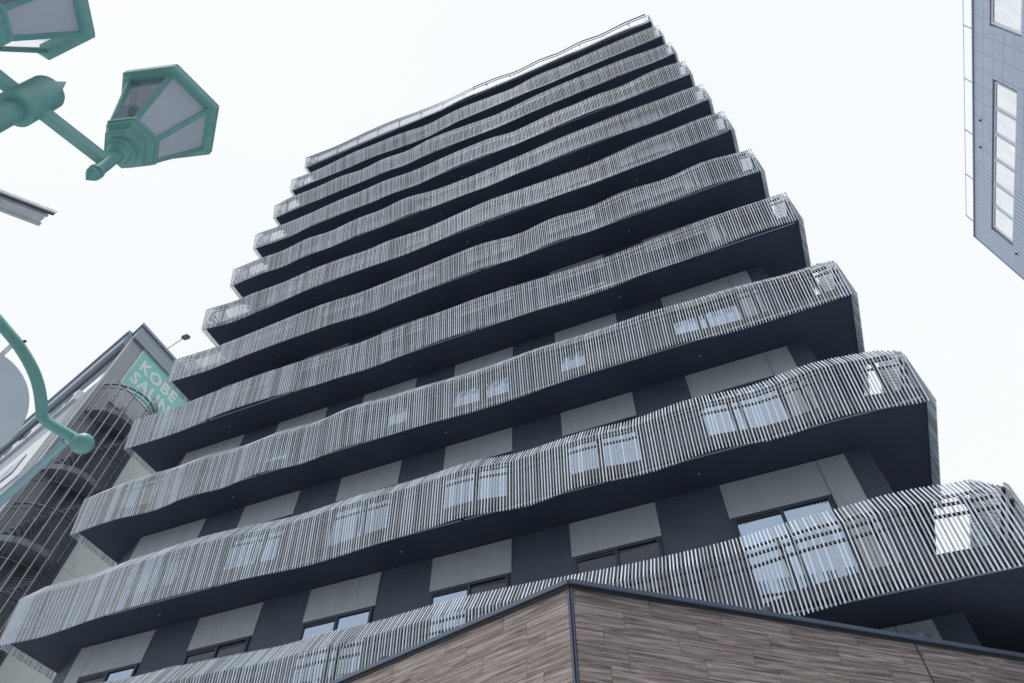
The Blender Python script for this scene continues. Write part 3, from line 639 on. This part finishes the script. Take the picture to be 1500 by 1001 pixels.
m = MB(); m.tube(smoothpath([W3(p) for p in pipe]), .030, 18); m.build('curved_tube', 'lampgreen', sp_, smooth=True)
m = MB(); m.tube([W3((13.378, -7.962, 7.043)), W3((13.401, -7.912, 7.012)), W3((13.494, -7.812, 6.971)), W3((13.53, -7.768, 6.951))], .030, 18); m.build('elbow_tube', 'lampgreen', sp_, smooth=True)
m = MB(); m.sphere(W3((13.537, -7.762, 6.949)), .058); m.build('ball_end', 'lampgreen', sp_, smooth=True)
m = MB(); m.tube([W3((13.452, -7.80, 6.955)), W3((13.023, -7.699, 6.757)), W3((PS.x, PS.y + .85, 6.45)), W3((PS.x, PS.y, 6.3))], [.02, .026, .028, .028], 14); m.build('lower_stay', 'palegreen', sp_, smooth=True)
m = MB(); m.tube([(PS.x, PS.y, .13), (PS.x, PS.y, zz(8.3))], .05, 18); m.build('pole', 'lampgreen', sp_, smooth=True)
m = MB(); m.tube([W3((13.365, -8.318, 7.285)), W3((13.342, -8.309, 7.268)), W3((13.0, -8.22, 7.11))], .012, 8); m.build('stay_rod', 'zinc', sp_)
m = MB(); cD = W3((12.957, -8.196, 7.079)); cv = Vector((16.736, -9.314, 4.3255 - GZ)); nd = (cD - cv).normalized(); nd = (nd + Vector((.12, .05, .1))).normalized()
m.tube([cD, cD + nd * .012], .335, 48); m.build('disc', 'disc', sp_)
m = MB(); m.tube([W3((13.368, -8.30, 7.292)), W3((13.40, -8.29, 7.30))], .009, 6); m.build('clamp_bolt', 'steel', sp_)

# ------------------------------------------------------------------ grey channel arm
ar = thing('channel_arm', (12.2, -9.9, .13), 'end of a grey metal channel arm poking in below the lanterns, left edge', 'bracket')
a0 = W3((12.9, -9.30, 8.22)); p1, p2, p3, p4 = W3((13.279, -8.929, 8.048)), W3((13.547, -8.709, 7.975)), W3((13.439, -8.68, 7.924)), W3((13.24, -8.833, 7.971))
dirv = (p2 - p1).normalized(); wv = (p3 - p2); st = p2 - dirv * 1.3; th = Vector((0, 0, .012))
m = MB(); m.obox(st, dirv * 1.3, wv * .14, th * 2.2); m.obox(st + wv * .86, dirv * (1.3 - .015), wv * .14, th * 1.8); m.obox(st + wv * .142 + th, dirv * 1.27, wv * .716, th); m.obox(st + wv * .30, dirv * 1.28, wv * .10, th * .95)
m.build('channel', 'zinc', ar, bevel=.002)
m = MB(); m.obox(st - Vector((0, 0, .012)), dirv * 1.3, wv * .13, th * .9); m.build('edge_lip', 'steel', ar)
m = MB(); q = st + wv * .5; m.tube([(q.x, q.y, .13), (q.x, q.y, q.z + .1)], .04, 14); m.build('pole', 'zinc', ar, smooth=True)
ob = thing('street_block', (22, -40, 0), 'pale office block across the street, mirrored in the tower windows', 'building')
m = MB(); m.box(6, 44, -46, -34, 0, 27); m.build('wall', 'panel', ob)
for l in range(7):
    m = MB(); m.box(7.5, 42.5, -33.99, -33.9, 3.2 + l * 3.4, 5.0 + l * 3.4); m.build('window_band', 'glass_dim', ob)
m = MB(); m.box(5.7, 44.3, -46.3, -33.7, 27.004, 27.7); m.build('parapet', 'wall', ob)

for o in bpy.data.objects:
    if '_o' in o: del o['_o']
